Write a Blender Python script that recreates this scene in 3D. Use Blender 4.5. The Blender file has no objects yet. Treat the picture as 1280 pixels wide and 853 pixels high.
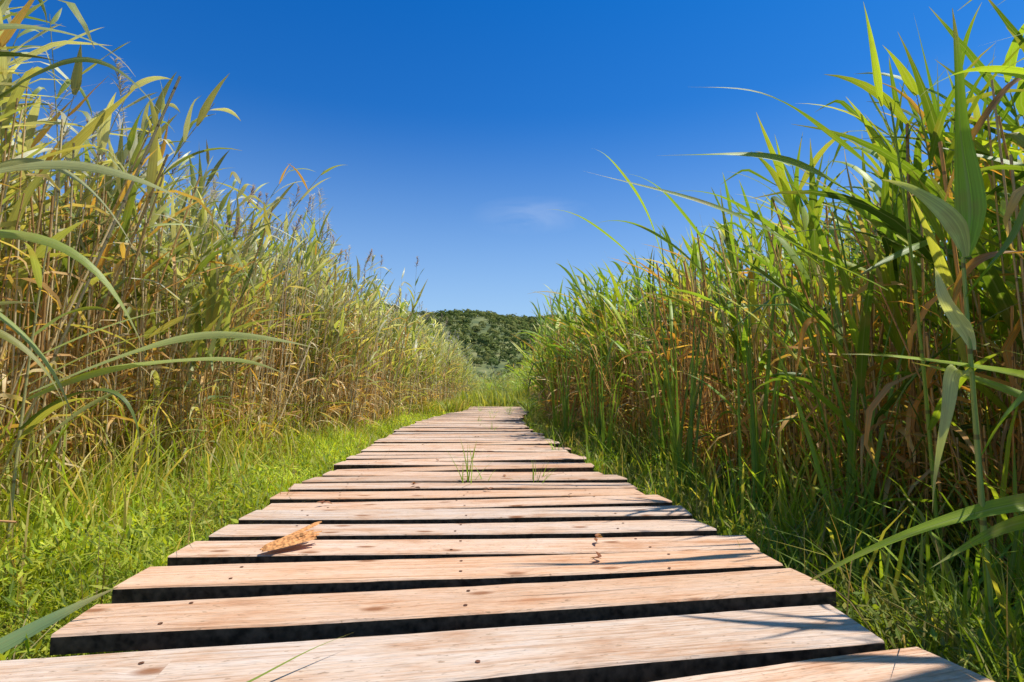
import bpy, math, numpy as np
from mathutils import Euler, Vector
R = np.random.default_rng(11)
sc = bpy.context.scene
COL = sc.collection

# ------------------------------------------------------------------ helpers
class Geo:
    def __init__(s): s.V=[];s.F=[];s.C=[];s.U=[];s.M=[];s.n=0
    def add(s,V,F,C,U,m=0):
        V=np.asarray(V,float);F=np.asarray(F,int)
        s.V.append(V);s.F.append(F+s.n)
        C=np.asarray(C,float)
        if C.ndim==1: C=np.tile(C,(len(V),1))
        s.C.append(C);s.U.append(np.asarray(U,float));s.M.append(np.full(len(F),m,int));s.n+=len(V)
    def arr(s):
        return (np.concatenate(s.V),np.concatenate(s.F),np.concatenate(s.C),np.concatenate(s.U),np.concatenate(s.M))

def mk_mesh(name,arr,mats,flat=False):
    V,F,C,U,M=arr
    me=bpy.data.meshes.new(name)
    me.vertices.add(len(V)); me.vertices.foreach_set("co",V.astype(np.float32).ravel())
    me.loops.add(len(F)*4); me.loops.foreach_set("vertex_index",F.astype(np.int32).ravel())
    me.polygons.add(len(F)); me.polygons.foreach_set("loop_start",(np.arange(len(F))*4).astype(np.int32))
    me.polygons.foreach_set("material_index",M.astype(np.int32))
    me.update(calc_edges=True)
    a=me.attributes.new("col","FLOAT_COLOR","POINT")
    a.data.foreach_set("color",np.hstack([C,np.ones((len(C),1))]).astype(np.float32).ravel())
    a=me.attributes.new("luv","FLOAT_VECTOR","POINT")
    a.data.foreach_set("vector",U.astype(np.float32).ravel())
    if flat: me.polygons.foreach_set("use_smooth",np.zeros(len(F),bool))
    else: me.polygons.foreach_set("use_smooth",np.ones(len(F),bool))
    for m in mats: me.materials.append(m)
    return me

def new_obj(name,data,parent=None,**kw):
    o=bpy.data.objects.new(name,data); COL.objects.link(o)
    if parent is not None: o.parent=parent
    for k,v in kw.items(): o[k]=v
    return o

def norm(a): return a/np.maximum(np.linalg.norm(a,axis=-1,keepdims=True),1e-9)

def ribbon(g,P,side,nrm,W,col,cols,fold,m,rid):
    n=len(P)
    if cols==3:
        rows=np.stack([P-side*W[:,None]/2+nrm*(W*fold)[:,None],P,P+side*W[:,None]/2+nrm*(W*fold)[:,None]],1)
        u=np.array([0,.5,1.])
    else:
        rows=np.stack([P-side*W[:,None]/2,P+side*W[:,None]/2],1); u=np.array([0,1.])
    k=len(u)
    V=rows.reshape(-1,3)
    s=np.linspace(0,1,n)
    U=np.stack([np.tile(u,n),np.repeat(s,k),np.full(n*k,rid)],1)
    F=[]
    for i in range(n-1):
        for j in range(k-1):
            a=i*k+j; F.append((a,a+1,a+k+1,a+k))
    C=np.tile(col,(n*k,1))
    f=np.clip((np.repeat(s,k)-.82)/.18,0,1)[:,None]*0.7
    C=C*(1-f)+np.array([.50,.39,.20])*f
    g.add(V,F,C,U,m)

def wprof(s,W):
    return W*np.where(s<.22,.35+.65*(s/.22)**.8,np.maximum(1-((s-.22)/.78)**1.5,.02))

def leaf(g,base,az,el,L,W,droop,col,n=8,cols=3,roll=0.,kink=None,kamt=1.2,fold=.18,azc=0.,m=1):
    s=np.linspace(0,1,n+1)
    e=el-droop*s**1.25
    if kink is not None: e=e-np.where(s>kink,kamt,0)
    a=az+azc*s
    d=np.stack([np.cos(e)*np.cos(a),np.cos(e)*np.sin(a),np.sin(e)],1)
    P=np.vstack([[0,0,0],np.cumsum((d[:-1]+d[1:])/2*(L/n),0)])+np.array(base)
    side=np.stack([-np.sin(a),np.cos(a),0*a],1)
    nr=np.cross(d,side)
    r=(roll*s)[:,None]
    side2=side*np.cos(r)+nr*np.sin(r); nr2=-side*np.sin(r)+nr*np.cos(r)
    ribbon(g,P,side2,-nr2,wprof(s,W),col,cols,fold,m,R.random())

def cleaf(g,pts,W,col,side=None,n=18,fold=.15,m=1,roll=0,wave=1.):
    p=[np.array(q,float) for q in pts]
    t=np.linspace(0,1,n+1)[:,None]
    c=2*p[1]-.5*(p[0]+p[2])
    P=(1-t)**2*p[0]+2*t*(1-t)*c+t**2*p[2]
    d=norm(np.gradient(P,axis=0))
    if side is None: sd=norm(np.cross(d,np.array([0,0,1.])))
    else: sd=norm(np.array(side,float)-d*(d@np.array(side,float))[:,None])
    nr=np.cross(sd,d)
    ph=R.uniform(0,6)
    P=P+nr*(wave*.006*np.sin(t*9+ph))+sd*(wave*.005*np.sin(t*6+ph*2))
    r=(roll*t)+wave*.35*np.sin(t*7+ph*1.3)
    sd2=sd*np.cos(r)+nr*np.sin(r); nr2=-sd*np.sin(r)+nr*np.cos(r)
    ribbon(g,P,sd2,nr2,wprof(t[:,0],W),col,3,fold,m,R.random())

def tube(g,P,rad,ns,col,m=0):
    P=np.asarray(P,float); n=len(P)
    a=np.arange(ns)/ns*2*math.pi
    ring=np.stack([np.cos(a),np.sin(a),0*a],1)
    d=norm(np.gradient(P,axis=0))
    V=[]
    for i in range(n):
        x=np.cross([0,1,0.02],d[i]); x/=np.linalg.norm(x)+1e-9; y=np.cross(d[i],x)
        V.append(P[i]+rad[i]*(ring[:,:1]*x+ring[:,1:2]*y))
    V=np.concatenate(V)
    ln=np.concatenate([[0],np.cumsum(np.linalg.norm(np.diff(P,axis=0),axis=1))])
    U=np.stack([np.tile(a,n),np.repeat(ln,ns),np.full(n*ns,R.random())],1)
    F=[(i*ns+j,i*ns+(j+1)%ns,(i+1)*ns+(j+1)%ns,(i+1)*ns+j) for i in range(n-1) for j in range(ns)]
    g.add(V,F,col,U,m)

# ------------------------------------------------------------------ materials
def mat(name):
    m=bpy.data.materials.new(name); m.use_nodes=True
    nt=m.node_tree; nt.nodes.clear()
    return m,nt.nodes,nt.links
def N(ns,t,**k):
    n=ns.new(t)
    for a,b in k.items(): setattr(n,a,b)
    return n
def math_(ns,ls,op,a,b=None,c=None,clamp=False):
    n=ns.new('ShaderNodeMath'); n.operation=op; n.use_clamp=clamp
    for i,v in enumerate((a,b,c)):
        if v is None: continue
        if isinstance(v,(int,float)): n.inputs[i].default_value=v
        else: ls.new(v,n.inputs[i])
    return n.outputs[0]
def mixc(ns,ls,f,a,b,blend='MIX'):
    n=ns.new('ShaderNodeMix'); n.data_type='RGBA'; n.blend_type=blend
    for i,v in ((0,f),(6,a),(7,b)):
        if isinstance(v,(int,float)): n.inputs[i].default_value=v
        elif isinstance(v,tuple): n.inputs[i].default_value=(*v,1)
        else: ls.new(v,n.inputs[i])
    return n.outputs[2]
def ramp(ns,ls,f,stops):
    n=ns.new('ShaderNodeValToRGB'); e=n.color_ramp.elements
    while len(e)<len(stops): e.new(.5)
    for i,(p,c) in enumerate(stops):
        e[i].position=p; e[i].color=(*c,1) if isinstance(c,tuple) else (c,c,c,1)
    ls.new(f,n.inputs[0]); return n.outputs[0]

def leaf_material(name,trans=.44,rough=.42,spec=.40,tint=(1.38,1.3,.45)):
    m,ns,ls=mat(name)
    at=N(ns,'ShaderNodeAttribute',attribute_name='col'); lu=N(ns,'ShaderNodeAttribute',attribute_name='luv')
    sep=N(ns,'ShaderNodeSeparateXYZ'); ls.new(lu.outputs['Vector'],sep.inputs[0])
    mp=N(ns,'ShaderNodeVectorMath',operation='MULTIPLY'); ls.new(lu.outputs['Vector'],mp.inputs[0]); mp.inputs[1].default_value=(24,1.8,37)
    no=N(ns,'ShaderNodeTexNoise'); no.inputs['Scale'].default_value=1.; no.inputs['Detail'].default_value=4
    ls.new(mp.outputs[0],no.inputs['Vector'])
    f=math_(ns,ls,'MULTIPLY_ADD',no.outputs[0],1.2,.40)
    oi=N(ns,'ShaderNodeObjectInfo')
    f2=math_(ns,ls,'MULTIPLY_ADD',oi.outputs['Random'],.5,.75)
    f=math_(ns,ls,'MULTIPLY',f,f2)
    cv=N(ns,'ShaderNodeVectorMath',operation='SCALE'); ls.new(at.outputs['Color'],cv.inputs[0]); ls.new(f,cv.inputs['Scale'])
    d=math_(ns,ls,'ABSOLUTE',math_(ns,ls,'SUBTRACT',sep.outputs[0],.5))
    mr=math_(ns,ls,'LESS_THAN',d,.05)
    mr=math_(ns,ls,'MULTIPLY',mr,.35)
    c=mixc(ns,ls,mr,cv.outputs[0],(.45,.50,.24))
    no2=N(ns,'ShaderNodeTexNoise'); no2.inputs['Scale'].default_value=9.; no2.inputs['Detail'].default_value=4
    geo=N(ns,'ShaderNodeNewGeometry'); ls.new(geo.outputs['Position'],no2.inputs['Vector'])
    bl=ramp(ns,ls,no2.outputs[0],[(.58,0.),(.72,1.)])
    bl=math_(ns,ls,'MULTIPLY',bl,.5)
    c=mixc(ns,ls,bl,c,(.42,.29,.11))
    p=N(ns,'ShaderNodeBsdfPrincipled'); ls.new(c,p.inputs['Base Color']); p.inputs['Roughness'].default_value=rough
    p.inputs['Specular IOR Level'].default_value=spec
    bmp=N(ns,'ShaderNodeBump'); bmp.inputs['Strength'].default_value=.3; bmp.inputs['Distance'].default_value=.002
    ls.new(no.outputs[0],bmp.inputs['Height']); ls.new(bmp.outputs[0],p.inputs['Normal'])
    t=N(ns,'ShaderNodeBsdfTranslucent'); tc=mixc(ns,ls,1.,c,tint,'MULTIPLY'); ls.new(tc,t.inputs['Color'])
    mx=N(ns,'ShaderNodeMixShader'); mx.inputs[0].default_value=trans
    ls.new(p.outputs[0],mx.inputs[1]); ls.new(t.outputs[0],mx.inputs[2])
    o=N(ns,'ShaderNodeOutputMaterial'); ls.new(mx.outputs[0],o.inputs[0])
    return m
M_LEAF=leaf_material('reed_leaf')
M_GRASS=leaf_material('grass_blade',.47,.5,.3)

def stem_material():
    m,ns,ls=mat('reed_stem')
    at=N(ns,'ShaderNodeAttribute',attribute_name='col'); lu=N(ns,'ShaderNodeAttribute',attribute_name='luv')
    sep=N(ns,'ShaderNodeSeparateXYZ'); ls.new(lu.outputs['Vector'],sep.inputs[0])
    fr=math_(ns,ls,'FRACT',math_(ns,ls,'MULTIPLY',math_(ns,ls,'ADD',sep.outputs[1],sep.outputs[2]),6.))
    ring=math_(ns,ls,'LESS_THAN',fr,.06)
    no=N(ns,'ShaderNodeTexNoise'); no.inputs['Scale'].default_value=1.
    mp=N(ns,'ShaderNodeVectorMath',operation='MULTIPLY'); ls.new(lu.outputs['Vector'],mp.inputs[0]); mp.inputs[1].default_value=(3,9,50); ls.new(mp.outputs[0],no.inputs['Vector'])
    f=math_(ns,ls,'MULTIPLY_ADD',no.outputs[0],1.,.5)
    cv=N(ns,'ShaderNodeVectorMath',operation='SCALE'); ls.new(at.outputs['Color'],cv.inputs[0]); ls.new(f,cv.inputs['Scale'])
    c=mixc(ns,ls,math_(ns,ls,'MULTIPLY',ring,.7),cv.outputs[0],(.12,.07,.03))
    p=N(ns,'ShaderNodeBsdfPrincipled'); ls.new(c,p.inputs['Base Color']); p.inputs['Roughness'].default_value=.45
    o=N(ns,'ShaderNodeOutputMaterial'); ls.new(p.outputs[0],o.inputs[0])
    return m
M_STEM=stem_material()

def plume_material():
    m,ns,ls=mat('seed_head')
    at=N(ns,'ShaderNodeAttribute',attribute_name='col')
    p=N(ns,'ShaderNodeBsdfDiffuse'); ls.new(at.outputs['Color'],p.inputs['Color'])
    t=N(ns,'ShaderNodeBsdfTranslucent'); ls.new(at.outputs['Color'],t.inputs['Color'])
    mx=N(ns,'ShaderNodeMixShader'); mx.inputs[0].default_value=.4
    ls.new(p.outputs[0],mx.inputs[1]); ls.new(t.outputs[0],mx.inputs[2])
    o=N(ns,'ShaderNodeOutputMaterial'); ls.new(mx.outputs[0],o.inputs[0]); return m
M_PLUME=plume_material()

def wood_material():
    m,ns,ls=mat('weathered_plank')
    lu=N(ns,'ShaderNodeAttribute',attribute_name='luv'); at=N(ns,'ShaderNodeAttribute',attribute_name='col')
    kv=N(ns,'ShaderNodeVectorMath',operation='MULTIPLY'); ls.new(lu.outputs['Vector'],kv.inputs[0]); kv.inputs[1].default_value=(3.0,7.0,0.)
    vo=N(ns,'ShaderNodeTexVoronoi'); vo.voronoi_dimensions='2D'; vo.inputs['Scale'].default_value=1.; vo.inputs['Randomness'].default_value=1.; ls.new(kv.outputs[0],vo.inputs['Vector'])
    dist=vo.outputs['Distance']
    sc_=N(ns,'ShaderNodeSeparateColor'); ls.new(vo.outputs['Color'],sc_.inputs[0])
    has=math_(ns,ls,'GREATER_THAN',sc_.outputs[0],.35)
    infl=math_(ns,ls,'POWER',math_(ns,ls,'SUBTRACT',1.,math_(ns,ls,'MULTIPLY',dist,3.),clamp=True),2.)
    infl=math_(ns,ls,'MULTIPLY',infl,has)
    wn=N(ns,'ShaderNodeTexNoise'); wn.inputs['Scale'].default_value=1.; wn.inputs['Detail'].default_value=1
    wv=N(ns,'ShaderNodeVectorMath',operation='MULTIPLY'); ls.new(lu.outputs['Vector'],wv.inputs[0]); wv.inputs[1].default_value=(1.3,5.,5.); ls.new(wv.outputs[0],wn.inputs['Vector'])
    sep=N(ns,'ShaderNodeSeparateXYZ'); ls.new(lu.outputs['Vector'],sep.inputs[0])
    y=math_(ns,ls,'ADD',sep.outputs[1],math_(ns,ls,'MULTIPLY',wn.outputs[0],.020))
    y=math_(ns,ls,'ADD',y,math_(ns,ls,'MULTIPLY',infl,.022))
    cb=N(ns,'ShaderNodeCombineXYZ'); ls.new(math_(ns,ls,'MULTIPLY',sep.outputs[0],2.2),cb.inputs[0]); ls.new(math_(ns,ls,'MULTIPLY',y,150.),cb.inputs[1]); ls.new(math_(ns,ls,'MULTIPLY',sep.outputs[2],70.),cb.inputs[2])
    gr=N(ns,'ShaderNodeTexNoise'); gr.inputs['Scale'].default_value=1.; gr.inputs['Detail'].default_value=6; gr.inputs['Roughness'].default_value=.62; ls.new(cb.outputs[0],gr.inputs['Vector'])
    cb2=N(ns,'ShaderNodeVectorMath',operation='MULTIPLY'); ls.new(cb.outputs[0],cb2.inputs[0]); cb2.inputs[1].default_value=(16,3.5,4)
    gf=N(ns,'ShaderNodeTexNoise'); gf.inputs['Scale'].default_value=1.; gf.inputs['Detail'].default_value=4; ls.new(cb2.outputs[0],gf.inputs['Vector'])
    base=ramp(ns,ls,gr.outputs[0],[(.28,(.42,.24,.14)),(.42,(.63,.43,.305)),(.57,(.72,.555,.435)),(.78,(.57,.385,.265))])
    fine=ramp(ns,ls,gf.outputs[0],[(.30,.68),(.5,1.),(.75,1.08)])
    c=mixc(ns,ls,1.,base,fine,'MULTIPLY')
    st=N(ns,'ShaderNodeTexNoise'); st.inputs['Scale'].default_value=1.; st.inputs['Detail'].default_value=7; st.inputs['Roughness'].default_value=.68
    sv=N(ns,'ShaderNodeVectorMath',operation='MULTIPLY'); ls.new(lu.outputs['Vector'],sv.inputs[0]); sv.inputs[1].default_value=(4.,14.,14.); ls.new(sv.outputs[0],st.inputs['Vector'])
    sf=ramp(ns,ls,st.outputs[0],[(.34,(.82,.60,.45)),(.48,(1.,.92,.85)),(.62,(1.03,1.03,1.05)),(.74,(.88,.87,.88))])
    c=mixc(ns,ls,.95,c,sf,'MULTIPLY')
    c=mixc(ns,ls,1.,c,at.outputs['Color'],'MULTIPLY')
    sp=N(ns,'ShaderNodeTexNoise'); sp.inputs['Scale'].default_value=1.; sp.inputs['Detail'].default_value=3
    spv=N(ns,'ShaderNodeVectorMath',operation='MULTIPLY'); ls.new(lu.outputs['Vector'],spv.inputs[0]); spv.inputs[1].default_value=(60.,160.,60.); ls.new(spv.outputs[0],sp.inputs['Vector'])
    spf=ramp(ns,ls,sp.outputs[0],[(.29,1.),(.36,0.)])
    c=mixc(ns,ls,math_(ns,ls,'MULTIPLY',spf,.6),c,(.22,.13,.07))
    cv=N(ns,'ShaderNodeVectorMath',operation='MULTIPLY'); ls.new(cb.outputs[0],cv.inputs[0]); cv.inputs[1].default_value=(.7,.9,.9)
    cn=N(ns,'ShaderNodeTexNoise'); cn.inputs['Scale'].default_value=1.; cn.inputs['Detail'].default_value=2; ls.new(cv.outputs[0],cn.inputs['Vector'])
    ck=ramp(ns,ls,cn.outputs[0],[(.25,1.),(.29,0.)])
    c=mixc(ns,ls,math_(ns,ls,'MULTIPLY',ck,.75),c,(.12,.07,.04))
    kn=ramp(ns,ls,dist,[(.035,(1.,1.,1.)),(.065,(.55,.55,.55)),(.095,(.0,.0,.0))])
    c=mixc(ns,ls,math_(ns,ls,'MULTIPLY',math_(ns,ls,'MULTIPLY',kn,.85),has),c,(.27,.10,.035))
    p=N(ns,'ShaderNodeBsdfPrincipled'); ls.new(c,p.inputs['Base Color']); p.inputs['Roughness'].default_value=.75; p.inputs['Specular IOR Level'].default_value=.25
    b=N(ns,'ShaderNodeBump'); b.inputs['Strength'].default_value=.9; b.inputs['Distance'].default_value=.0025
    h=math_(ns,ls,'ADD',gr.outputs[0],math_(ns,ls,'MULTIPLY',gf.outputs[0],.4)); h=math_(ns,ls,'SUBTRACT',h,ck)
    ls.new(h,b.inputs['Height']); ls.new(b.outputs[0],p.inputs['Normal'])
    o=N(ns,'ShaderNodeOutputMaterial'); ls.new(p.outputs[0],o.inputs[0]); return m
M_WOOD=wood_material()
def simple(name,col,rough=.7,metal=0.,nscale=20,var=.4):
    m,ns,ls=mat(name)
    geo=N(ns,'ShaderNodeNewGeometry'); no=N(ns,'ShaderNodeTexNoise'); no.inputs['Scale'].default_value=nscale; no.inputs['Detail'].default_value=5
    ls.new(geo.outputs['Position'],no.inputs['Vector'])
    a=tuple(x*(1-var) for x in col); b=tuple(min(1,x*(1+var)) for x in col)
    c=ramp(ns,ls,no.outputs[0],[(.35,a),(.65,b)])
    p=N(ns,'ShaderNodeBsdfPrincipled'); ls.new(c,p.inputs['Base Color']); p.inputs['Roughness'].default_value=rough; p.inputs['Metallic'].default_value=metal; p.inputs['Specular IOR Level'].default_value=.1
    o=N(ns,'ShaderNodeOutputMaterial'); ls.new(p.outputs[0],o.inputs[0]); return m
M_NAIL=simple('rusty_nail',(.16,.07,.04),.7,.0,200)
M_BEAM=simple('beam_wood',(.06,.04,.025),.9)
M_EDGE=simple('shaded_plank_side',(.14,.085,.05),.95,0,60,.5)  # plank sides and ends darkened, their shade put into the base colour

# ------------------------------------------------------------------ layout
def smooth(a,b,x):
    t=np.clip((x-a)/(b-a),0,1); return t*t*(3-2*t)
def xc(y): return .056*np.asarray(y,float)*smooth(6,14,np.asarray(y,float))
DZ=.22   # deck top
def Lleft(y): return 2.0-.55*smooth(2.5,9,y)
def Lright(y): return 1.60-.29*smooth(3,9,y)

# ------------------------------------------------------------------ ground
def ground():
    m,ns,ls=mat('ground_soil')
    geo=N(ns,'ShaderNodeNewGeometry')
    n1=N(ns,'ShaderNodeTexNoise'); n1.inputs['Scale'].default_value=3.5; n1.inputs['Detail'].default_value=8; ls.new(geo.outputs['Position'],n1.inputs['Vector'])
    n2=N(ns,'ShaderNodeTexNoise'); n2.inputs['Scale'].default_value=.05; n2.inputs['Detail'].default_value=6; ls.new(geo.outputs['Position'],n2.inputs['Vector'])
    c1=ramp(ns,ls,n1.outputs[0],[(.35,(.03,.024,.012)),(.55,(.06,.065,.02)),(.7,(.09,.11,.025))])
    c2=ramp(ns,ls,n2.outputs[0],[(.4,(.7,.8,.4)),(.6,(1.2,1.1,.9))])
    c=mixc(ns,ls,1.,c1,c2,'MULTIPLY')
    p=N(ns,'ShaderNodeBsdfPrincipled'); ls.new(c,p.inputs['Base Color']); p.inputs['Roughness'].default_value=.95
    b=N(ns,'ShaderNodeBump'); b.inputs['Distance'].default_value=.03; ls.new(n1.outputs[0],b.inputs['Height']); ls.new(b.outputs[0],p.inputs['Normal'])
    o=N(ns,'ShaderNodeOutputMaterial'); ls.new(p.outputs[0],o.inputs[0])
    S=3000
    V=[(-S,-S,0),(S,-S,0),(S,S,0),(-S,S,0)]
    me=bpy.data.meshes.new('ground'); me.from_pydata(V,[],[(0,1,2,3)]); me.materials.append(m)
    new_obj('ground',me,kind='structure')
ground()

# ------------------------------------------------------------------ boardwalk
bw=bpy.data.objects.new('boardwalk',None); COL.objects.link(bw)
bw['kind']='structure'; bw['label']='sun-bleached wooden plank boardwalk on low beams through reeds'; bw['category']='boardwalk'
NEARP=[(.17,8,.144),(.395,8,.144),(.62,8.2,.150),(.847,5.5,.164),(1.078,2.8,.146),(1.292,1.5,.150),(1.502,-1.2,.144),(1.69,-1.6,.136),(1.88,-2.2,.144)]
def deck():
    V=[];F=[];U=[];C=[];MI=[]
    plan=[(a,r,w,True) for a,r,w in NEARP]
    y=2.07
    while y<16.5:
        plan.append((y,-1.7+.6*smooth(4,8,y),.139+R.normal(0,.006),False)); y+=.192+R.normal(0,.007)
    for i,(y,rd,w,near_) in enumerate(plan):
        yc=y+w/2
        cx=float(xc(yc)); slope=(float(xc(yc+.2))-float(xc(yc-.2)))/.4
        rot=math.radians(rd)+R.normal(0,.002 if near_ else .010) - math.atan(slope)
        x0=-.705+R.normal(0,.018); x1=.735+R.normal(0,.022)
        if i%7==6: x1+=.03
        th=.032; ns=16
        dz=R.normal(0,.0025); tilt=R.normal(0,.005)
        hw=w/2; c=.0035
        prof=[(-hw,-th),(-hw,-c),(-hw+c,0),(-hw*.33,.0006),(hw*.33,.0006),(hw-c,0),(hw,-c),(hw,-th)]
        b=len(V); tone=1.0+R.normal(0,.08); warm=.01+R.normal(0,.045)
        col=(min(1.1,tone+warm),tone,max(.5,tone-warm))
        ph=R.random()*6; amp=.0030
        skew0=R.normal(0,.08); skew1=R.normal(0,.08)
        for k in range(ns+1):
            s=x0+(x1-x0)*k/ns
            wob=amp*math.sin(s*5+ph)+R.normal(0,.0011)
            zb=.0026*math.sin(s*3+ph*2)
            for (py,pz) in prof:
                yy=py+(wob if py>0 else -wob*.7)
                ss=s+(skew0*py if k==0 else skew1*py if k==ns else 0)
                zz=DZ+pz+dz+tilt*s+zb+ (py*R.normal(0,.004) if abs(pz)<.01 else 0)
                V.append((cx+ss*math.cos(rot)-yy*math.sin(rot),yc+ss*math.sin(rot)+yy*math.cos(rot),zz))
                U.append((s+i*5.37,py+i*1.913,pz+i*.31)); C.append(col)
        P=len(prof)
        for k in range(ns):
            for j in range(P):
                a=b+k*P+j; a2=b+k*P+(j+1)%P
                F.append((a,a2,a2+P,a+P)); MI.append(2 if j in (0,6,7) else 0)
        F.append(tuple(b+j for j in range(P))); MI.append(2)
        F.append(tuple(b+ns*P+j for j in reversed(range(P)))); MI.append(2)
        if yc<6:
            for sx in (-.50,.0,.50):
                for sy in (-.04,.04):
                    if R.random()<.2: continue
                    nx=sx+R.normal(0,.015); ny=sy+R.normal(0,.008); nb=len(V)
                    zz=DZ+dz+tilt*nx+.0026*math.sin(nx*3+ph*2)+.0020
                    for q in range(8):
                        aa=q/8*2*math.pi; rr=.0042
                        xx=nx+rr*math.cos(aa); yy=ny+rr*math.sin(aa)
                        V.append((cx+xx*math.cos(rot)-yy*math.sin(rot),yc+xx*math.sin(rot)+yy*math.cos(rot),zz)); U.append((0,0,0)); C.append((1,1,1))
                    F.append(tuple(nb+q for q in range(8))); MI.append(1)
    me=bpy.data.meshes.new('deck'); me.from_pydata(V,[],F)
    a=me.attributes.new("col","FLOAT_COLOR","POINT"); a.data.foreach_set("color",np.hstack([np.array(C),np.ones((len(C),1))]).astype(np.float32).ravel())
    a=me.attributes.new("luv","FLOAT_VECTOR","POINT"); a.data.foreach_set("vector",np.array(U,np.float32).ravel())
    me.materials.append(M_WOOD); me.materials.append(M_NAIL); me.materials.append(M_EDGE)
    me.polygons.foreach_set("material_index",np.array(MI,np.int32))
    me.polygons.foreach_set("use_smooth",np.zeros(len(F),bool)); me.update()
    new_obj('deck',me,parent=bw)
    for off in (-.52,.0,.52):
        V=[];F=[]
        ys=np.linspace(.12,16.4,40)
        for yy in ys:
            x=float(xc(yy))+off
            for dx,z in ((-.035,.07),(.035,.07),(.035,DZ-.044),(-.035,DZ-.044)): V.append((x+dx,yy,z))
        for k in range(len(ys)-1):
            for j in range(4): F.append((k*4+j,k*4+(j+1)%4,(k+1)*4+(j+1)%4,(k+1)*4+j))
        F.append((0,3,2,1)); e=len(V); F.append((e-4,e-3,e-2,e-1))
        for yy in np.arange(.6,16.2,1.6):
            x=float(xc(yy))+off; b=len(V)
            for z in (-.05,.068):
                for dx,dy in ((-.04,-.04),(.04,-.04),(.04,.04),(-.04,.04)): V.append((x+dx,yy+dy,z))
            for j in range(4): F.append((b+j,b+(j+1)%4,b+4+(j+1)%4,b+4+j))
            F.append((b+4,b+5,b+6,b+7))
        me=bpy.data.meshes.new('support_beam'); me.from_pydata(V,[],F); me.materials.append(M_BEAM)
        new_obj('support_beam',me,parent=bw)
deck()

# ------------------------------------------------------------------ reeds
G_LEFT=[(.37,.42,.13),(.43,.47,.17),(.28,.34,.08),(.49,.50,.22),(.35,.40,.14),(.54,.49,.20),(.20,.27,.06),(.42,.41,.12)]
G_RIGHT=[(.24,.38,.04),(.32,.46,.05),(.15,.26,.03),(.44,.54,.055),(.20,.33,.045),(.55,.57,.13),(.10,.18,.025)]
STRAW=[(.60,.42,.18),(.66,.51,.28),(.56,.33,.12),(.64,.34,.10)]
def pick(l): return np.array(l[R.integers(len(l))])*(1+R.normal(0,.10))

def plume(g,top,d,size,col,lod):
    nst={0:70,1:28,2:11}[lod]
    for k in range(nst):
        s=k/nst; base=np.array(top)+np.array(d)*size*s*.8
        az=R.uniform(0,2*math.pi) if R.random()<.3 else R.normal(0,.7)
        leaf(g,base,az,R.uniform(.8,1.35),size*(.40-.24*s)*R.uniform(.7,1.2),{0:.008,1:.012,2:.018}[lod],R.uniform(.5,1.6),col*R.uniform(.7,1.2),n=3,cols=2,m=2)

def make_reed(side,H,pal,nl,LL,WW,lod,has_plume,dryfrac=.12,bias=1.1):
    st,lf,pl=Geo(),Geo(),Geo()
    nseg={0:10,1:6,2:4}[lod]; ns={0:6,1:3,2:3}[lod]
    s=np.linspace(0,1,nseg+1)
    lx=R.normal(.05,.08); ly=R.normal(0,.09)
    P=np.stack([lx*H*s**2,ly*H*s**2+.01*np.sin(s*7),s*H*(1-.04*s)],1)
    rad=(.0058*(1-s*.75))*{0:1,1:1.15,2:1.6}[lod]*R.uniform(.8,1.25)
    sc_=pick(STRAW)*.85+pick(pal)*.15
    gr=np.clip(np.repeat(s,ns)*1.4-.45,0,1)[:,None]
    if has_plume: gr=gr*.2
    C=sc_*(1-gr*.7)+pick(pal)*gr*.7
    tube(st,P,rad,ns,C,0)
    n={0:8,1:5,2:3}[lod]; cols={0:3,1:2,2:2}[lod]
    tmax=.74 if has_plume else .84
    for k in range(nl):
        t=.14+tmax*(k/(nl-1))**.8
        b=np.array([np.interp(t,s,P[:,j]) for j in range(3)])
        az=R.normal(0,bias) if R.random()<.8 else R.uniform(-3.1,3.1)
        size=(.60+.70*math.sin(math.pi*min(1,t*.92)))
        L=LL*size*R.uniform(.65,1.25); W=WW*(.6+.5*size)*R.uniform(.6,1.15)
        if t>.85: L*=.8
        low=t<.36
        dry=R.random()<(dryfrac*(3.0 if low else .55))
        c=pick(STRAW) if dry else pick(pal)
        if dry: W*=.65
        if side=='L' and t>.65 and R.random()<.35: c=np.array([.68,.66,.48])*R.uniform(.8,1.1)  # some upper leaves painted cream, sun gloss put into the colour
        el=R.uniform(.65,1.4); dr=R.uniform(.1,1.2)
        if low: el-=.3; dr+=.8; W*=.8
        kink=R.uniform(.4,.75) if R.random()<.20 else None
        leaf(lf,b,az,el,L,W,dr,c,n=n,cols=cols,roll=R.normal(0,1.0),kink=kink,kamt=R.uniform(.5,1.7),azc=R.normal(0,.3),fold=R.uniform(.08,.25))
    if has_plume:
        d=norm(P[-1]-P[-2]); plume(pl,P[-1],d,R.uniform(.22,.34),(np.array([.56,.42,.32]) if R.random()<.5 else np.array([.74,.67,.54]))*R.uniform(.85,1.15),lod)
    return dict(stem=st.arr(),leaf=lf.arr(),plume=pl.arr() if has_plume else None,H=H)

def fam(side,lod,n):
    out=[]
    for k in range(n):
        if side=='L': out.append(make_reed('L',R.uniform(2.05,2.6)*(1.10 if k%4==0 else 1),G_LEFT,R.integers(13,17),.41,.037,lod,k%4==0,.19))
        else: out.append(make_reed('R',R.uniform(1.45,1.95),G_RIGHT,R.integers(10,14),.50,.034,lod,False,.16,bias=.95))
    return out
VAR={(s,l):fam(s,l,{0:20,1:16,2:8}[l]) for s in 'LR' for l in (0,1,2)}

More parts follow.
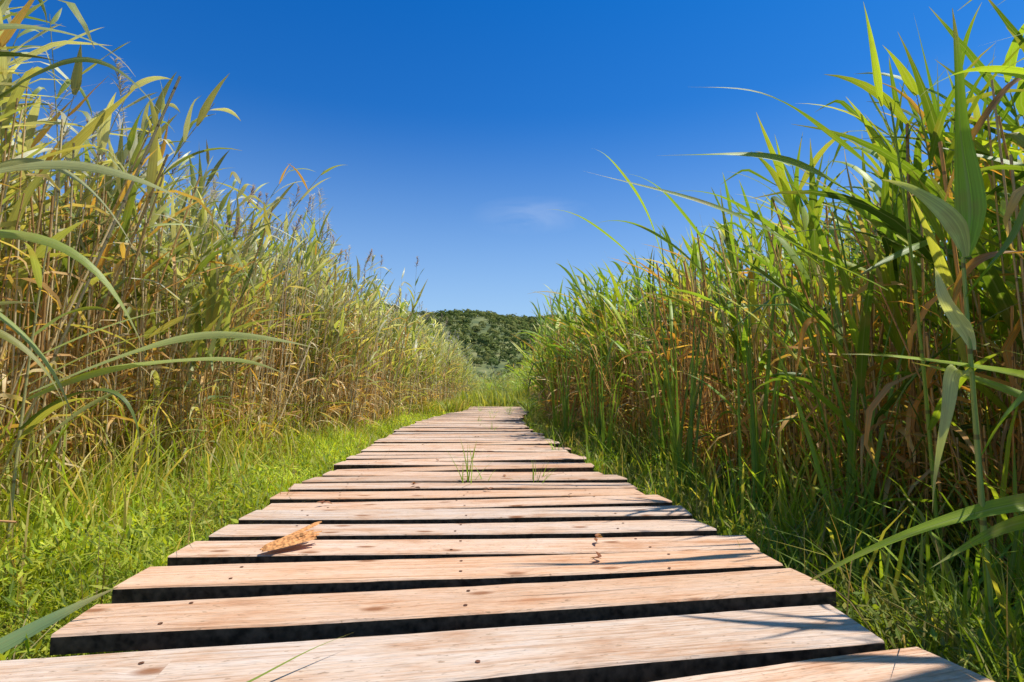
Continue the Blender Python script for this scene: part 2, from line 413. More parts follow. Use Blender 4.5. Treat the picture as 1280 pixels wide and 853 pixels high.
pts=[]
def plant(side,y0,y1,depth,dens):
    n=int((y1-y0)*depth*dens)
    y=R.uniform(y0,y1,n); t=R.random(n)**1.2*depth
    edge=.20*np.sin(y*2.1)+.12*np.sin(y*5.3+1)
    if side=='L': x=xc(y)-Lleft(y)+edge-t
    else: x=xc(y)+Lright(y)+edge+t
    for a,b,c in zip(x,y,t):
        if side=='R' and b>.2 and math.hypot(a,b)<1.70: continue
        pts.append((side,a,b,c))
plant('L',-.6,9,2.4,34); plant('R',-.6,9,2.2,32)
plant('L',9,24,2.4,20); plant('R',9,24,2.4,20)
plant('L',24,62,3.5,8); plant('R',24,62,3.5,8)
for _ in range(700):
    y=R.uniform(34,48); pts.append(('L' if R.random()<.6 else 'R',R.uniform(-4,9),y,1))
def score(p):
    side,x,y,t=p
    d=math.hypot(x,y); ang=math.degrees(math.atan2(x,y))-4.8
    if y<.7 or abs(ang)>44: return 1e6+d
    return d+t*1.2
order=sorted(range(len(pts)),key=lambda i:score(pts[i]))
nearL=[i for i in order if pts[i][0]=='L'][:145]; nearR=[i for i in order if pts[i][0]=='R'][:143]
near=set(nearL+nearR)
def hscale(side,x,y,t):
    s=R.uniform(.80,1.12)
    if side=='L': s*=1+.16*smooth(0,1.6,4.2-y)+.06*smooth(3.5,6.5,y)
    else: s*=1.0+.30*smooth(0,.8,2.05-y) +.10*smooth(2.2,4.5,y)
    s*= (.88+.12*min(1,t/.8))
    if y>24: s*=1-.18*smooth(24,40,y)
    return s
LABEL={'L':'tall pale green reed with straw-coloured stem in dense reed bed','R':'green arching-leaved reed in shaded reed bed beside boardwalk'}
LABELP='tall pale reed topped with feathery brown seed head'
meshes={}
def var_mesh(side,k):
    if (side,k) not in meshes:
        v=VAR[(side,0)][k]
        def strip(a): return (a[0],a[1],a[2],a[3],a[4]*0)
        meshes[(side,k)]=(mk_mesh('reed_stem_mesh',strip(v['stem']),[M_STEM]),mk_mesh('reed_foliage_mesh',strip(v['leaf']),[M_LEAF]),
            mk_mesh('reed_seed_head_mesh',strip(v['plume']),[M_PLUME]) if v['plume'] else None)
    return meshes[(side,k)]
def rotm(tx,ty,rz):
    return np.array(Euler((tx,ty,rz)).to_matrix())
G=Geo()
for i,(side,x,y,t) in enumerate(pts):
    s=hscale(side,x,y,t); rz=(0 if side=='L' else math.pi)+R.normal(0,.45)
    tx,ty=R.normal(0,.07),R.normal(.0,.06)
    if i in near:
        k=int(R.integers(len(VAR[(side,0)]))); st,lf,pl=var_mesh(side,k)
        e=new_obj('reed',None,label=LABELP if pl else LABEL[side],category='reed',group='reeds along the boardwalk')
        e.empty_display_size=.1
        e.location=(x,y,0); e.rotation_euler=(tx,ty,rz); e.scale=(s,s,s)
        new_obj('stem',st,parent=e); new_obj('foliage',lf,parent=e)
        if pl: new_obj('seed_head',pl,parent=e)
    else:
        lod=1 if y<13 else 2
        fl=VAR[(side,lod)]; v=fl[R.integers(len(fl))]; M=rotm(tx,ty,rz)*s
        cm=R.uniform(.72,1.25)
        for key in ('stem','leaf','plume'):
            a=v[key]
            if a is None: continue
            G.add(a[0]@M.T+np.array([x,y,0]),a[1],a[2]*cm,a[3],0); G.M[-1]=a[4]
new_obj('reed_bed',mk_mesh('reed_bed',G.arr(),[M_STEM,M_LEAF,M_PLUME]),kind='stuff',label='dense mass of tall reeds lining the boardwalk',category='reeds')

# ------------------------------------------------------------------ dry stalks (uncountable thicket)
D=Geo()
def stalks(side,n,y0,y1,depth):
    for _ in range(n):
        y=R.uniform(y0,y1); t=R.random()**1.6*depth-.12
        x=float(xc(y))+(-(Lleft(y)+t) if side=='L' else (Lright(y)+t))
        if math.hypot(x,y)<1.75: continue
        H=R.uniform(.6,1.9)*(1.1 if side=='L' else .8); az=R.uniform(0,6.28); ln=abs(R.normal(0,.16))
        if R.random()<.14 and t>.3: ln+=R.uniform(.3,.8); H*=.6
        s=np.linspace(0,1,4)
        P=np.stack([x+math.cos(az)*ln*H*s,y+math.sin(az)*ln*H*s,H*s*math.sqrt(max(.1,1-ln*ln*.6))],1)
        c=pick([(.64,.40,.14),(.70,.53,.26),(.56,.31,.10),(.72,.57,.32)] if side=='L' else [(.64,.31,.08),(.70,.42,.14),(.44,.23,.07),(.70,.50,.22)])
        tube(D,P,np.full(4,R.uniform(.003,.006)*(1 if y<8 else 1.6)),3,c,0)
        for q in range(R.integers(1,5)):
            u=R.uniform(.15,.9); b=P[0]*(1-u)+P[-1]*u
            leaf(D,b,R.uniform(0,6.28),R.uniform(-.6,.9),R.uniform(.2,.42),R.uniform(.010,.026),R.uniform(.8,2.6),c*R.uniform(.8,1.15),n=4,cols=2,roll=R.normal(0,2.))
stalks('L',1800,-.4,9,1.8); stalks('R',2100,-.4,9,1.7); stalks('L',500,9,26,2.); stalks('R',500,9,26,2.)
new_obj('dry_reed_stalks',mk_mesh('dry_reed_stalks',D.arr(),[M_STEM,M_LEAF]),kind='stuff',label='tangle of dead brown reed stalks inside the reed bed',category='dead reeds')

# ------------------------------------------------------------------ grass
def patch(x,y): return .5+.5*np.sin(x*5.1+np.sin(y*3.3)*1.5)*np.sin(y*4.2+1)
def patch2(x,y): return np.clip(.5+.35*np.sin(x*7.3+y*2.9+2*np.sin(y*1.7))+.35*np.sin(y*6.1-x*4.3+1.5*np.sin(x*9)),0,1)
def blades(n,x,y,h,w,lean,cols_,z0=0):
    az=R.uniform(0,2*math.pi,n); s=np.array([0,.4,.75,1.]); ww=np.array([.8,1.,.65,.06])
    d=np.stack([np.cos(az),np.sin(az),0*az],1)
    sa=az+math.pi/2+R.normal(0,.5,n); sd=np.stack([np.cos(sa),np.sin(sa),0*sa],1)
    base=np.stack([x,y,np.full(n,z0)],1)
    V=np.zeros((n,4,2,3))
    for i in range(4):
        c=base+d*(h*lean*s[i]**2)[:,None]; c[:,2]+=h*s[i]*(1-.35*np.minimum(lean,1.5)*s[i]**2)
        V[:,i,0]=c-sd*(w*ww[i]/2)[:,None]; V[:,i,1]=c+sd*(w*ww[i]/2)[:,None]
    V=V.reshape(-1,3)
    b=(np.arange(n)*8)[:,None]
    F=np.concatenate([b+np.array([[2*i,2*i+1,2*i+3,2*i+2]]) for i in range(3)],0)
    ci=R.integers(len(cols_),size=n); C=np.array(cols_)[ci]*R.uniform(.7,1.25,(n,1))*(.62+.6*patch2(x,y))[:,None]; C=np.repeat(C,8,0)
    U=np.stack([np.tile([0,1.],n*4),np.tile(np.repeat(s,2),n),np.repeat(R.random(n),8)],1)
    return V,F,C,U
def leaflets(n,x,y,z,size,cols_):
    az=R.uniform(0,2*math.pi,n); el=R.normal(.4,.5,n)
    d=np.stack([np.cos(el)*np.cos(az),np.cos(el)*np.sin(az),np.sin(el)],1)
    sd=np.stack([-np.sin(az),np.cos(az),R.normal(0,.3,n)],1)
    P=np.stack([x,y,z],1)
    V=np.stack([P,P+d*(size*.5)[:,None]+sd*(size*.12)[:,None],P+d*size[:,None],P+d*(size*.5)[:,None]-sd*(size*.12)[:,None]],1).reshape(-1,3)
    F=(np.arange(n)*4)[:,None]+np.arange(4)[None]
    ci=R.integers(len(cols_),size=n); C=np.repeat(np.array(cols_)[ci]*R.uniform(.7,1.25,(n,1))*(.62+.6*patch2(x,y))[:,None],4,0)
    U=np.stack([np.tile([.5,1,.5,0],n),np.tile([0,.5,1,.5],n),np.repeat(R.random(n),4)],1)
    return V,F,C,U
GG=Geo()
GL=[(.46,.57,.03),(.56,.64,.045),(.32,.45,.025),(.66,.68,.08),(.20,.30,.025)]
GLS=[(.40,.46,.04),(.52,.52,.09),(.26,.35,.03),(.64,.51,.18)]
GR=[(.28,.41,.035),(.38,.50,.045),(.17,.27,.025),(.50,.47,.10)]  # right strip mixed darker than the left, shadow put into the colour
def strip(side,n,y0,y1,pw=1.):
    y=y0+(y1-y0)*R.random(n)**pw
    if side=='L':
        a=-.73; b=-(Lleft(y)+.6)
    else: a=.76; b=Lright(y)+.5
    x=xc(y)+a+(b-a)*R.random(n)
    return x,y
for side,cols_ in (('L',GL),('R',GR)):
    n=38000 if side=='L' else 26000; x,y=strip(side,n,.3,13,1.7)
    h=R.uniform(.08,.27,n)*(.35+1.0*patch(x,y)); GG.add(*blades(n,x,y,h,R.uniform(.0028,.0065,n)*(1+y*.06),R.uniform(.1,1.2,n),cols_))
    n=60000 if side=='L' else 34000; x,y=strip(side,n,.3,12,1.8)
    z=R.random(n)**.6*(.06+.21*patch(x+.3,y)); GG.add(*leaflets(n,x,y,z,R.uniform(.018,.045,n)*(1+y*.06),cols_))
    n=6000; x,y=strip(side,n,.6,13,1.3)
    k=np.abs(x-xc(y))>(1.15 if side=='L' else .86); x,y=x[k],y[k]; n=len(x)
    off=np.abs(x-xc(y))-(1.05 if side=='L' else .83)
    h=R.uniform(.2,.75,n)*(.40+1.0*np.clip(off,0,1)); GG.add(*blades(n,x,y,h,R.uniform(.006,.013,n),R.uniform(.1,.9,n),GLS if side=='L' else cols_))
    n=1500; x,y=strip(side,n,.5,10,1.4); GG.add(*blades(n,x,y,R.uniform(.15,.40,n),R.uniform(.002,.0035,n)*(1+y*.1),R.uniform(.1,.9,n),[(.68,.52,.26),(.60,.39,.16)]))
    n=8000; x,y=strip(side,n,12,40,1.2); GG.add(*blades(n,x,y,R.uniform(.2,.6,n),R.uniform(.02,.04,n),R.uniform(.1,.8,n),GLS if side=='L' else cols_))
n=9000; y=R.uniform(16.4,50,n); x=xc(y)+R.uniform(-1.9,1.8,n)
GG.add(*blades(n,x,y,R.uniform(.25,.9,n),R.uniform(.02,.05,n),R.uniform(.1,.7,n),[(.42,.46,.07),(.52,.50,.12),(.30,.37,.06)]))
new_obj('grass',mk_mesh('grass',GG.arr(),[M_GRASS]),kind='stuff',label='bright green grass and low weeds beside the boardwalk',category='grass')

# ------------------------------------------------------------------ near reeds with their own poses
def custom(stempts,rad,leaves,pal,label,generic=0,name='reed',stemcol=None):
    st,lf=Geo(),Geo()
    p=[np.array(q,float) for q in stempts]; t=np.linspace(0,1,14)[:,None]
    c=2*p[1]-.5*(p[0]+p[2]); P=(1-t)**2*p[0]+2*t*(1-t)*c+t**2*p[2]
    o=p[0]
    tube(st,P-o,rad*(1-.6*t[:,0]),8,np.array(stemcol) if stemcol else pick(pal)*.9,0)
    for L in leaves:
        pts_=[np.array(q,float)-o for q in L['p']]
        cleaf(lf,pts_,L.get('w',.03),np.array(L['c']) if 'c' in L else pick(pal),L.get('side'),roll=L.get('roll',0),fold=L.get('fold',.15),m=0)
    for k in range(generic):
        u=.35+.6*k/max(1,generic); b=P[int(u*13)]-o
        leaf(lf,b,(0 if o[0]<0 else math.pi)+R.normal(0,1.0),R.uniform(.6,1.15),R.uniform(.3,.5),R.uniform(.022,.034),R.uniform(.3,1.3),pick(pal),n=12,roll=R.normal(0,.8),m=0)
    e=new_obj(name,None,label=label,category='reed',group='reeds along the boardwalk'); e.location=o
    new_obj('stem',mk_mesh('s',st.arr(),[M_STEM]),parent=e)
    new_obj('foliage',mk_mesh('f',lf.arr(),[M_LEAF]),parent=e)
BR=[(.30,.46,.05),(.40,.56,.06),(.23,.37,.04)]
ORG=(.66,.33,.09)
custom([(1.035,1.08,0),(1.0,1.045,.45),(.955,1.0,.92)],.0075,[
  dict(p=[(.955,1.0,.88),(.965,.99,1.1),(.935,.963,1.36)],w=.05,side=(1,-.2,0),c=(.26,.43,.05)),
  dict(p=[(.957,1.0,.88),(.90,1.0,.99),(.80,1.004,1.03)],w=.034,side=(.3,-.3,.9),c=(.46,.54,.24)),
  dict(p=[(.975,1.02,.70),(.93,1.01,.80),(.90,1.01,.86)],w=.028,side=(.7,-.7,0),c=(.58,.62,.34)),
  dict(p=[(.98,1.02,.66),(.93,1.03,.62),(.90,1.04,.39)],w=.03,side=(.8,-.3,.2),c=(.50,.56,.26)),
  dict(p=[(1.0,1.04,.5),(1.06,1.0,.62),(1.08,.98,.74)],w=.026),
  dict(p=[(.97,1.01,.80),(1.05,.97,.95),(1.09,.93,1.12)],w=.03)],BR,'young green reed with broad upright leaves beside plank edge',stemcol=(.30,.42,.10))
custom([(1.32,1.0,0),(1.30,1.0,.8),(1.27,1.0,1.5)],.007,[
  dict(p=[(1.30,1.0,.55),(1.05,1.01,.655),(.725,1.04,.69)],w=.032,side=(.1,.6,.7),c=(.46,.64,.04)),
  dict(p=[(1.31,1.0,.42),(.98,1.05,.385),(.70,1.19,.20)],w=.036,side=(0,.7,.6),c=(.46,.64,.05)),
  dict(p=[(1.31,1.0,.33),(1.1,1.03,.37),(.90,1.07,.285)],w=.036,side=(0,.7,.6),c=(.46,.64,.05)),
  dict(p=[(1.31,1.0,.20),(1.12,1.02,.26),(1.03,1.05,.12)],w=.026,side=(0,.7,.6)),
  dict(p=[(1.25,1.0,1.3),(1.1,1.02,1.5),(.9,1.1,1.52)],w=.035),
  dict(p=[(1.25,1.0,1.2),(1.12,1.05,1.25),(1.06,1.15,1.0)],w=.030,c=ORG,roll=2.),
  dict(p=[(1.28,1.1,.9),(1.18,1.2,.92),(1.14,1.25,.72)],w=.028,c=ORG,roll=2.5)],BR,'green reed with long leaves arching over the plank ends',generic=2)
for (x,y,h) in [(1.16,.62,1.20),(1.24,.84,1.30)]:
    custom([(x,y,0),(x-.02,y,h*.5),(x-.08,y,h)],.006,[
      dict(p=[(x-.06,y,h*.7),(x-.26,y+.02,h*.90),(x-.46,y+.05,h*.86)],w=.026),
      dict(p=[(x-.04,y,h*.55),(x-.22,y-.05,h*.78),(x-.42,y-.12,h*.74)],w=.026),
      dict(p=[(x-.07,y,h*.9),(x-.2,y+.05,h*1.1),(x-.30,y+.1,h*1.1)],w=.024)],BR,'green reed with arching leaves close beside the planks',generic=1)
custom([(1.30,1.5,0),(1.25,1.46,.8),(1.14,1.38,1.40)],.006,[
  dict(p=[(1.13,1.43,1.12),(.82,1.40,1.235),(.50,1.41,1.24)],w=.036,side=(.1,.7,.7),c=(.34,.52,.05)),
  dict(p=[(1.16,1.46,.90),(.78,1.5,1.10),(.33,1.53,1.25)],w=.026,side=(.1,.7,.7)),
  dict(p=[(1.12,1.42,1.2),(.88,1.4,1.38),(.58,1.39,1.43)],w=.024,side=(.1,.8,.4)),
 ],BR,'tall green reed leaning with wide leaves over the boardwalk',generic=1)
custom([(1.45,1.95,0),(1.42,1.93,.7),(1.32,1.9,1.35)],.006,[
  dict(p=[(1.34,1.92,1.0),(1.0,1.95,1.3),(.70,2.0,1.35)],w=.026),
  dict(p=[(1.34,1.93,.8),(1.22,1.93,.86),(1.17,1.93,.62)],w=.026,c=ORG,roll=2.)],BR,'leaning green reed at the boardwalk edge',generic=3)
custom([(1.36,2.6,0),(1.32,2.58,.7),(1.22,2.5,1.35)],.006,[
  dict(p=[(1.24,2.55,1.0),(.9,2.55,1.36),(.56,2.6,1.4)],w=.026),
  dict(p=[(1.24,2.55,1.1),(1.0,2.55,1.5),(.74,2.6,1.68)],w=.024)],BR,'leaning green reed at the boardwalk edge',generic=3)
custom([(1.32,3.4,0),(1.28,3.38,.8),(1.18,3.3,1.6)],.006,[
  dict(p=[(1.2,3.35,1.2),(.85,3.35,1.6),(.48,3.4,1.75)],w=.028),
  dict(p=[(1.22,3.35,1.4),(1.0,3.3,1.9),(.76,3.3,2.1)],w=.026)],BR,'leaning green reed at the boardwalk edge',generic=4)
custom([(-1.36,1.2,0),(-1.32,1.2,.8),(-1.24,1.18,1.45)],.006,[
  dict(p=[(-1.26,1.22,.98),(-.85,1.24,1.10),(-.56,1.22,1.0)],w=.036,side=(0,.7,.7),c=(.56,.60,.28)),
  dict(p=[(-1.28,1.2,.88),(-.90,1.24,.94),(-.66,1.26,.70)],w=.030,side=(0,.7,.7),c=(.48,.58,.14)),
  dict(p=[(-1.28,1.2,.80),(-.98,1.24,.80),(-.80,1.26,.55)],w=.026,side=(0,.7,.7),c=(.48,.56,.16)),
  dict(p=[(-1.26,1.2,1.25),(-.95,1.26,1.42),(-.75,1.3,1.33)],w=.030,side=(0,.7,.7),c=(.52,.58,.22)),
  dict(p=[(-1.3,1.2,.7),(-1.0,1.26,.76),(-.84,1.28,.58)],w=.024,side=(0,.7,.7)),],G_LEFT,'pale green reed with long leaves arching into the path',generic=5)
custom([(-1.50,1.6,0),(-1.46,1.6,1.),(-1.32,1.6,2.0)],.006,[
  dict(p=[(-1.40,1.6,1.3),(-1.1,1.62,1.55),(-.85,1.65,1.40)],w=.034,side=(0,.7,.7)),
  dict(p=[(-1.42,1.6,1.1),(-1.15,1.62,1.25),(-.92,1.65,1.0)],w=.034,side=(0,.7,.7)),
  dict(p=[(-1.36,1.6,1.6),(-1.1,1.62,1.9),(-.85,1.65,1.85)],w=.034,side=(0,.7,.7))],G_LEFT,'pale green reed with long leaves arching into the path',generic=6)
custom([(-1.42,1.95,0),(-1.40,1.95,.6),(-1.35,1.93,1.1)],.006,[
  dict(p=[(-1.38,1.94,.62),(-.85,1.83,.79),(-.43,1.73,.75)],w=.040,side=(0,.7,.7),c=(.50,.57,.24)),
  dict(p=[(-1.38,1.94,.60),(-.9,1.86,.73),(-.54,1.8,.67)],w=.036,side=(0,.7,.7),c=(.44,.52,.18)),
  dict(p=[(-1.39,1.94,.5),(-1.1,1.9,.62),(-1.0,1.9,.28)],w=.03)],G_LEFT,'reed with two long leaves held level over grass',generic=6)
custom([(-1.12,1.0,0),(-1.1,1.0,.10),(-1.08,1.0,.2)],.006,[
  dict(p=[(-1.09,1.0,.06),(-.86,1.06,.165),(-.62,1.12,.27)],w=.058,side=(0,.6,.8),c=(.36,.50,.24)),
  dict(p=[(-1.09,1.05,.2),(-1.15,1.2,.35),(-1.1,1.35,.3)],w=.03)],G_LEFT,'short young reed with broad leaf touching plank edge')

for k,(x,y) in enumerate([(1.10,2.85),(1.16,3.1),(1.25,2.4),(1.05,4.3),(1.15,5.0),(1.05,5.8),(1.3,3.7),(1.35,1.9),(1.1,6.8)]):
    lf=Geo()
    for q in range(10):
        az=R.uniform(0,6.28); L=R.uniform(.9,1.55)
        leaf(lf,(R.normal(0,.03),R.normal(0,.03),0),az,R.uniform(1.40,1.54),L,R.uniform(.013,.022),R.uniform(.05,.4),pick([(.18,.34,.05),(.28,.44,.05)]),n=10,m=0,roll=R.normal(0,1.2),kink=(R.uniform(.6,.8) if R.random()<.15 else None))
    o=new_obj('cattail',mk_mesh('cattail',lf.arr(),[M_LEAF]),label='dark green cattail clump with upright sword leaves',category='cattail',group='cattails at the boardwalk edge')
    o.location=(x,y,0)

# ------------------------------------------------------------------ small things on the deck
def scrap():
    V=[];F=[]
    for k in range(6):
        a=.70+.085*(k-2.5)+R.normal(0,.03); L=R.uniform(.10,.165); W=R.uniform(.008,.014); th=R.uniform(.004,.008)
        d=np.array([math.cos(a)*.96,math.sin(a)*.96,.10+.04*(k%3)]); s_=np.array([-math.sin(a),math.cos(a),0]); b0=np.array([.005*(k-2.5),.005*(k-2.5),.003*(k%3)])+d*R.uniform(0,.02)
        b=len(V); st=[(0,.45),(.08,.9),(.35,1.),(.6,.8),(.88,.75),(1,.3)]
        for (u,ww) in st:
            c=b0+d*L*u+s_*R.normal(0,.0015)
            jag=R.normal(0,.2)
            for (sx,sz) in ((-1,0),(1,0),(.6,1),(-.5,1.1)):
                V.append(tuple(c+s_*W*ww*(sx+jag)+np.array([0,0,1])*th*sz*ww))
        for i in range(len(st)-1):
            for j in range(4): F.append((b+i*4+j,b+i*4+(j+1)%4,b+(i+1)*4+(j+1)%4,b+(i+1)*4+j))
        F.append((b+3,b+2,b+1,b)); e=b+4*(len(st)-1); F.append((e,e+1,e+2,e+3))
    me=bpy.data.meshes.new('dry_husk'); me.from_pydata(V,[],F)
    me.materials.append(simple('husk_brown',(.66,.31,.12),.7,0,140,.5))
    o=new_obj('dry_husk',me,label='torn orange-brown reed husk lying on a plank',category='dead leaf')
    o.location=(-.50,1.52,DZ+.004)
scrap()
for (x,y,n_,h) in [(.02,2.62,8,.20),(.10,2.66,4,.12),(.33,2.62,9,.07),(.36,2.80,6,.08),(.05,3.5,6,.10),(.30,6.2,6,.14),(.2,8.3,6,.16),(.45,9.2,6,.18),(.55,11.,9,.2),(.66,4.1,8,.18),(.70,3.2,8,.15),(.35,12.5,9,.2),(.95,12.,12,.22),(1.05,13.5,12,.25),(.8,10.5,10,.2)]:
    g=Geo()
    for q in range(n_):
        leaf(g,(R.normal(0,.008),R.normal(0,.006),0),R.uniform(0,6.28),R.uniform(.8,1.5),h*R.uniform(.6,1.3)+.09,R.uniform(.004,.008),R.uniform(.1,1.),np.array([.28,.48,.05])*R.uniform(.8,1.2),n=6,m=0)
    o=new_obj('grass_tuft',mk_mesh('grass_tuft',g.arr(),[M_GRASS]),label='small green grass tuft sprouting between planks',category='grass',group='tufts between the planks')
    o.location=(x,y,DZ-.07)
for (x,y) in [(-.22,2.55),(-.2,2.45),(.19,2.75),(.33,1.38),(.36,1.57),(-.15,3.4),(.1,2.38),(.4,2.2),(-.3,4.5),(.12,5.2),(.2,7.),(-.5,2.15)]:
    g=Geo()
    for q in range(3):
        leaf(g,(0,0,.002+.003*q),R.uniform(0,6.28),R.uniform(.0,.4),R.uniform(.015,.035),R.uniform(.008,.014),R.uniform(.3,1.),np.array([.26,.10,.05])*R.uniform(.6,1.3),n=4,m=0,roll=R.normal(0,1))
    o=new_obj('dead_leaf',mk_mesh('dead_leaf',g.arr(),[M_LEAF]),label='small curled brown leaf fragment lying on planks',category='dead leaf',group='leaf fragments on the planks')
    o.location=(x,y,DZ+.004)
for (x,y,az,L) in [(-1.75,1.55,.05,.62),(-1.62,1.45,.12,.45),(-1.35,1.30,-.5,.4)]:
    g=Geo(); s=np.linspace(0,1,8)
    P=np.stack([math.cos(az)*L*s,math.sin(az)*L*s,.02*np.sin(s*3)],1); tube(g,P,np.full(8,.0032),6,(.60,.32,.14))
    o=new_obj('fallen_stalk',mk_mesh('fallen_stalk',g.arr(),[M_STEM]),label='thin dry reed stalk fallen on the grass',category='dead reed',group='fallen stalks on the grass'); o.location=(x,y,.29)
g=Geo(); cleaf(g,[(-.28,.74,.0),(-.20,.83,.015),(-.12,.92,.02)],.005,np.array([.30,.42,.08]),m=0,wave=.2)
o=new_obj('fallen_leaf',mk_mesh('fallen_leaf',g.arr(),[M_GRASS]),label='single thin green leaf lying over planks',category='leaf'); o.location=(-.05,0.03,DZ+.006)

# ------------------------------------------------------------------ hill and forest
def hz(x,y):
    ridge=73-.10*x+4*np.sin(x/37.)+3*np.sin(x/15.+1)
    b=smooth(190,560,y)
    back=1-.4*smooth(560,900,y)
    side=np.exp(-(np.abs(x)/900)**3)
    return np.maximum(ridge,30)*b*back*side+2.5*np.sin(x/22+y/31)*b
m,ns,ls=mat('hill_slope')
geo=N(ns,'ShaderNodeNewGeometry'); n1=N(ns,'ShaderNodeTexNoise'); n1.inputs['Scale'].default_value=.08; n1.inputs['Detail'].default_value=8; ls.new(geo.outputs['Position'],n1.inputs['Vector'])
c=ramp(ns,ls,n1.outputs[0],[(.38,(.09,.12,.035)),(.55,(.16,.18,.05)),(.68,(.26,.25,.09))])
p=N(ns,'ShaderNodeBsdfPrincipled'); ls.new(c,p.inputs['Base Color']); p.inputs['Roughness'].default_value=.95
o=N(ns,'ShaderNodeOutputMaterial'); ls.new(p.outputs[0],o.inputs[0]); M_HILL=m
xs=np.linspace(-1100,1100,140); ys=np.linspace(180,1000,70)
X,Y=np.meshgrid(xs,ys); Z=hz(X,Y)-.5
V=np.stack([X.ravel(),Y.ravel(),Z.ravel()],1); w=len(xs)
idx=np.arange(len(V)).reshape(len(ys),w)
F=np.stack([idx[:-1,:-1].ravel(),idx[:-1,1:].ravel(),idx[1:,1:].ravel(),idx[1:,:-1].ravel()],1)
new_obj('hill',mk_mesh('hill',(V,F,np.full((len(V),3),.1),V*0,np.zeros(len(F),int)),[M_HILL]),kind='structure')
T=Geo()
def tree_at(x,y,s,n=60,pal=None):
    z=float(hz(np.array(x),np.array(y)))
    u=norm(R.normal(0,1,(n,3))); u[:,2]=np.abs(u[:,2])*1.0-.15; lump=1+.25*np.sin(u[:,0]*4+x)*np.sin(u[:,1]*5+y)+.1*R.random(n)
    cpos=u*np.array([s,s,s*1.0])*lump[:,None]*(.86+.14*R.random((n,1)))+np.array([x,y,z+s*.35])
    a=norm(np.cross(u+R.normal(0,.16,(n,3)),R.normal(0,1,(n,3)))); b=norm(np.cross(u+R.normal(0,.12,(n,3)),a))
    q=(s*R.uniform(.18,.30,(n,1)))
    VV=np.stack([cpos-a*q,cpos-b*q*.8,cpos+a*q,cpos+b*q*.8],1).reshape(-1,3)
    FF=(np.arange(n)*4)[:,None]+np.arange(4)[None]
    pal=pal or [(.15,.19,.05),(.18,.21,.055),(.21,.235,.065),(.125,.16,.045),(.25,.255,.075)]
    col=np.array(pal[R.integers(len(pal))])
    CC=np.repeat(col[None]*R.uniform(.85,1.15,n)[:,None],4,0)
    T.add(VV,FF,CC,np.zeros((len(VV),3)),0)
for gx in np.arange(-200,260,6.2):
    for gy in np.arange(225,590,8.0):
        x=gx+R.uniform(-3.5,3.5); y=gy+R.uniform(-4,4)
        pn=math.sin(x/19+1)*math.sin(y/23+2)
        if R.random()<.08 or pn>.84: continue
        tree_at(x,y,R.uniform(1.7,3.7)*(1.35 if R.random()<.12 else 1),62)
for gx in np.arange(-60,100,4.):
    for gy in np.arange(110,225,7.):
        tree_at(gx+R.uniform(-2,2),gy+R.uniform(-3,3),R.uniform(1.6,3.6),44,[(.30,.38,.06),(.22,.31,.05),(.38,.42,.09)])
m,ns,ls=mat('forest_leaf')
at=N(ns,'ShaderNodeAttribute',attribute_name='col'); p=N(ns,'ShaderNodeBsdfDiffuse'); ls.new(at.outputs['Color'],p.inputs['Color'])
t=N(ns,'ShaderNodeBsdfTranslucent'); ls.new(at.outputs['Color'],t.inputs['Color'])
mx=N(ns,'ShaderNodeMixShader'); mx.inputs[0].default_value=.25; ls.new(p.outputs[0],mx.inputs[1]); ls.new(t.outputs[0],mx.inputs[2])
o=N(ns,'ShaderNodeOutputMaterial'); ls.new(mx.outputs[0],o.inputs[0])
new_obj('hill_forest',mk_mesh('hill_forest',T.arr(),[m],flat=True),kind='stuff',label='dark green forest covering a distant hillside',category='forest')

# ------------------------------------------------------------------ light
EL=math.radians(67); AZ=math.radians(86)   # azimuth from +Y towards +X
sd=bpy.data.lights.new('sun','SUN'); sd.energy=5.0; sd.angle=math.radians(.5); sd.color=(1.,.94,.83)
so=bpy.data.objects.new('sun',sd); COL.objects.link(so)
v=Vector((math.cos(EL)*math.sin(AZ),math.cos(EL)*math.cos(AZ),math.sin(EL)))
so.rotation_euler=v.to_track_quat('Z','Y').to_euler(); so.location=(5,3,10)
w=bpy.data.worlds.new('World'); sc.world=w; w.use_nodes=True
nt=w.node_tree; ns=nt.nodes; ls=nt.links; ns.clear()
sky=N(ns,'ShaderNodeTexSky'); sky.sky_type='NISHITA'; sky.sun_disc=False; sky.sun_elevation=EL; sky.sun_rotation=AZ; sky.dust_density=.8; sky.ozone_density=2.; sky.air_density=1.
hs=N(ns,'ShaderNodeHueSaturation'); hs.inputs['Saturation'].default_value=1.3; ls.new(sky.outputs[0],hs.inputs['Color'])
tc=N(ns,'ShaderNodeTexCoord')
sz=N(ns,'ShaderNodeSeparateXYZ'); ls.new(tc.outputs['Generated'],sz.inputs[0])
up=math_(ns,ls,'DIVIDE',sz.outputs[2],.6,clamp=True)
tcol=mixc(ns,ls,up,(.70,1.0,1.28),(.08,.74,1.22))
tint=mixc(ns,ls,1.,hs.outputs[0],tcol,'MULTIPLY')
hf=math_(ns,ls,'SUBTRACT',1.,math_(ns,ls,'DIVIDE',sz.outputs[2],.46),clamp=True)
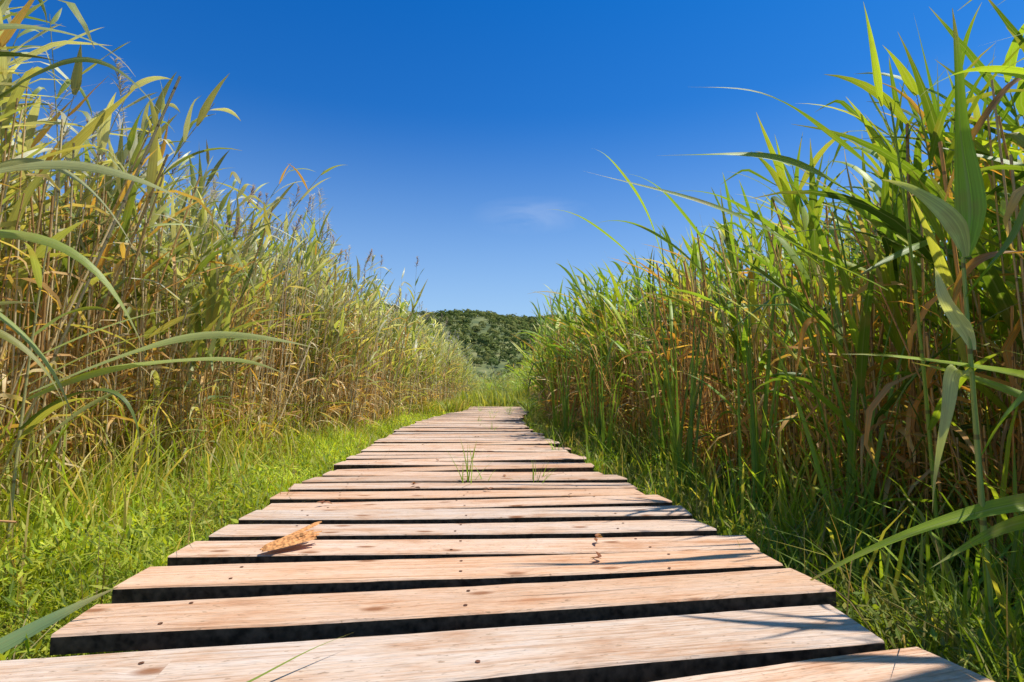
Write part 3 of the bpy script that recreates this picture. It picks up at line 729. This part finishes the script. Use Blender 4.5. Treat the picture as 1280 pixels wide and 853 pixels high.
hf=math_(ns,ls,'MULTIPLY',math_(ns,ls,'POWER',hf,1.5),.97,clamp=True)
tint=mixc(ns,ls,hf,tint,(4.2,5.8,7.7))
cd=Vector((.117,.969,.31)).normalized()
df=N(ns,'ShaderNodeVectorMath',operation='SUBTRACT'); ls.new(tc.outputs['Generated'],df.inputs[0]); df.inputs[1].default_value=cd
scv=N(ns,'ShaderNodeVectorMath',operation='MULTIPLY'); ls.new(df.outputs[0],scv.inputs[0]); scv.inputs[1].default_value=(9,1,30)
ln=N(ns,'ShaderNodeVectorMath',operation='LENGTH'); ls.new(scv.outputs[0],ln.inputs[0])
msk=math_(ns,ls,'SUBTRACT',1.,ln.outputs['Value'],clamp=True)
nv=N(ns,'ShaderNodeVectorMath',operation='MULTIPLY'); ls.new(tc.outputs['Generated'],nv.inputs[0]); nv.inputs[1].default_value=(8,8,34)
cn=N(ns,'ShaderNodeTexNoise'); cn.inputs['Scale'].default_value=1.; cn.inputs['Detail'].default_value=7; cn.inputs['Roughness'].default_value=.6; cn.inputs['Distortion'].default_value=.6; ls.new(nv.outputs[0],cn.inputs['Vector'])
cf=ramp(ns,ls,cn.outputs[0],[(.40,0.),(.8,1.)])
cf=math_(ns,ls,'MULTIPLY',cf,msk)
cf=math_(ns,ls,'MULTIPLY',cf,.36)
fin=mixc(ns,ls,cf,tint,(5.5,6.3,7.8))
bg=N(ns,'ShaderNodeBackground'); bg.inputs['Strength'].default_value=.12; ls.new(fin,bg.inputs['Color'])
wo=N(ns,'ShaderNodeOutputWorld'); ls.new(bg.outputs[0],wo.inputs[0])

# ------------------------------------------------------------------ camera
cd_=bpy.data.cameras.new('camera'); cd_.lens=20; cd_.sensor_width=36; cd_.clip_start=.02; cd_.clip_end=6000
co=bpy.data.objects.new('camera',cd_); COL.objects.link(co); co.location=(0,0,.62)
co.rotation_euler=(math.radians(90+5.2),0,math.radians(-4.8))
sc.camera=co
sc.view_settings.view_transform='Standard'; sc.view_settings.look='None'; sc.view_settings.exposure=0
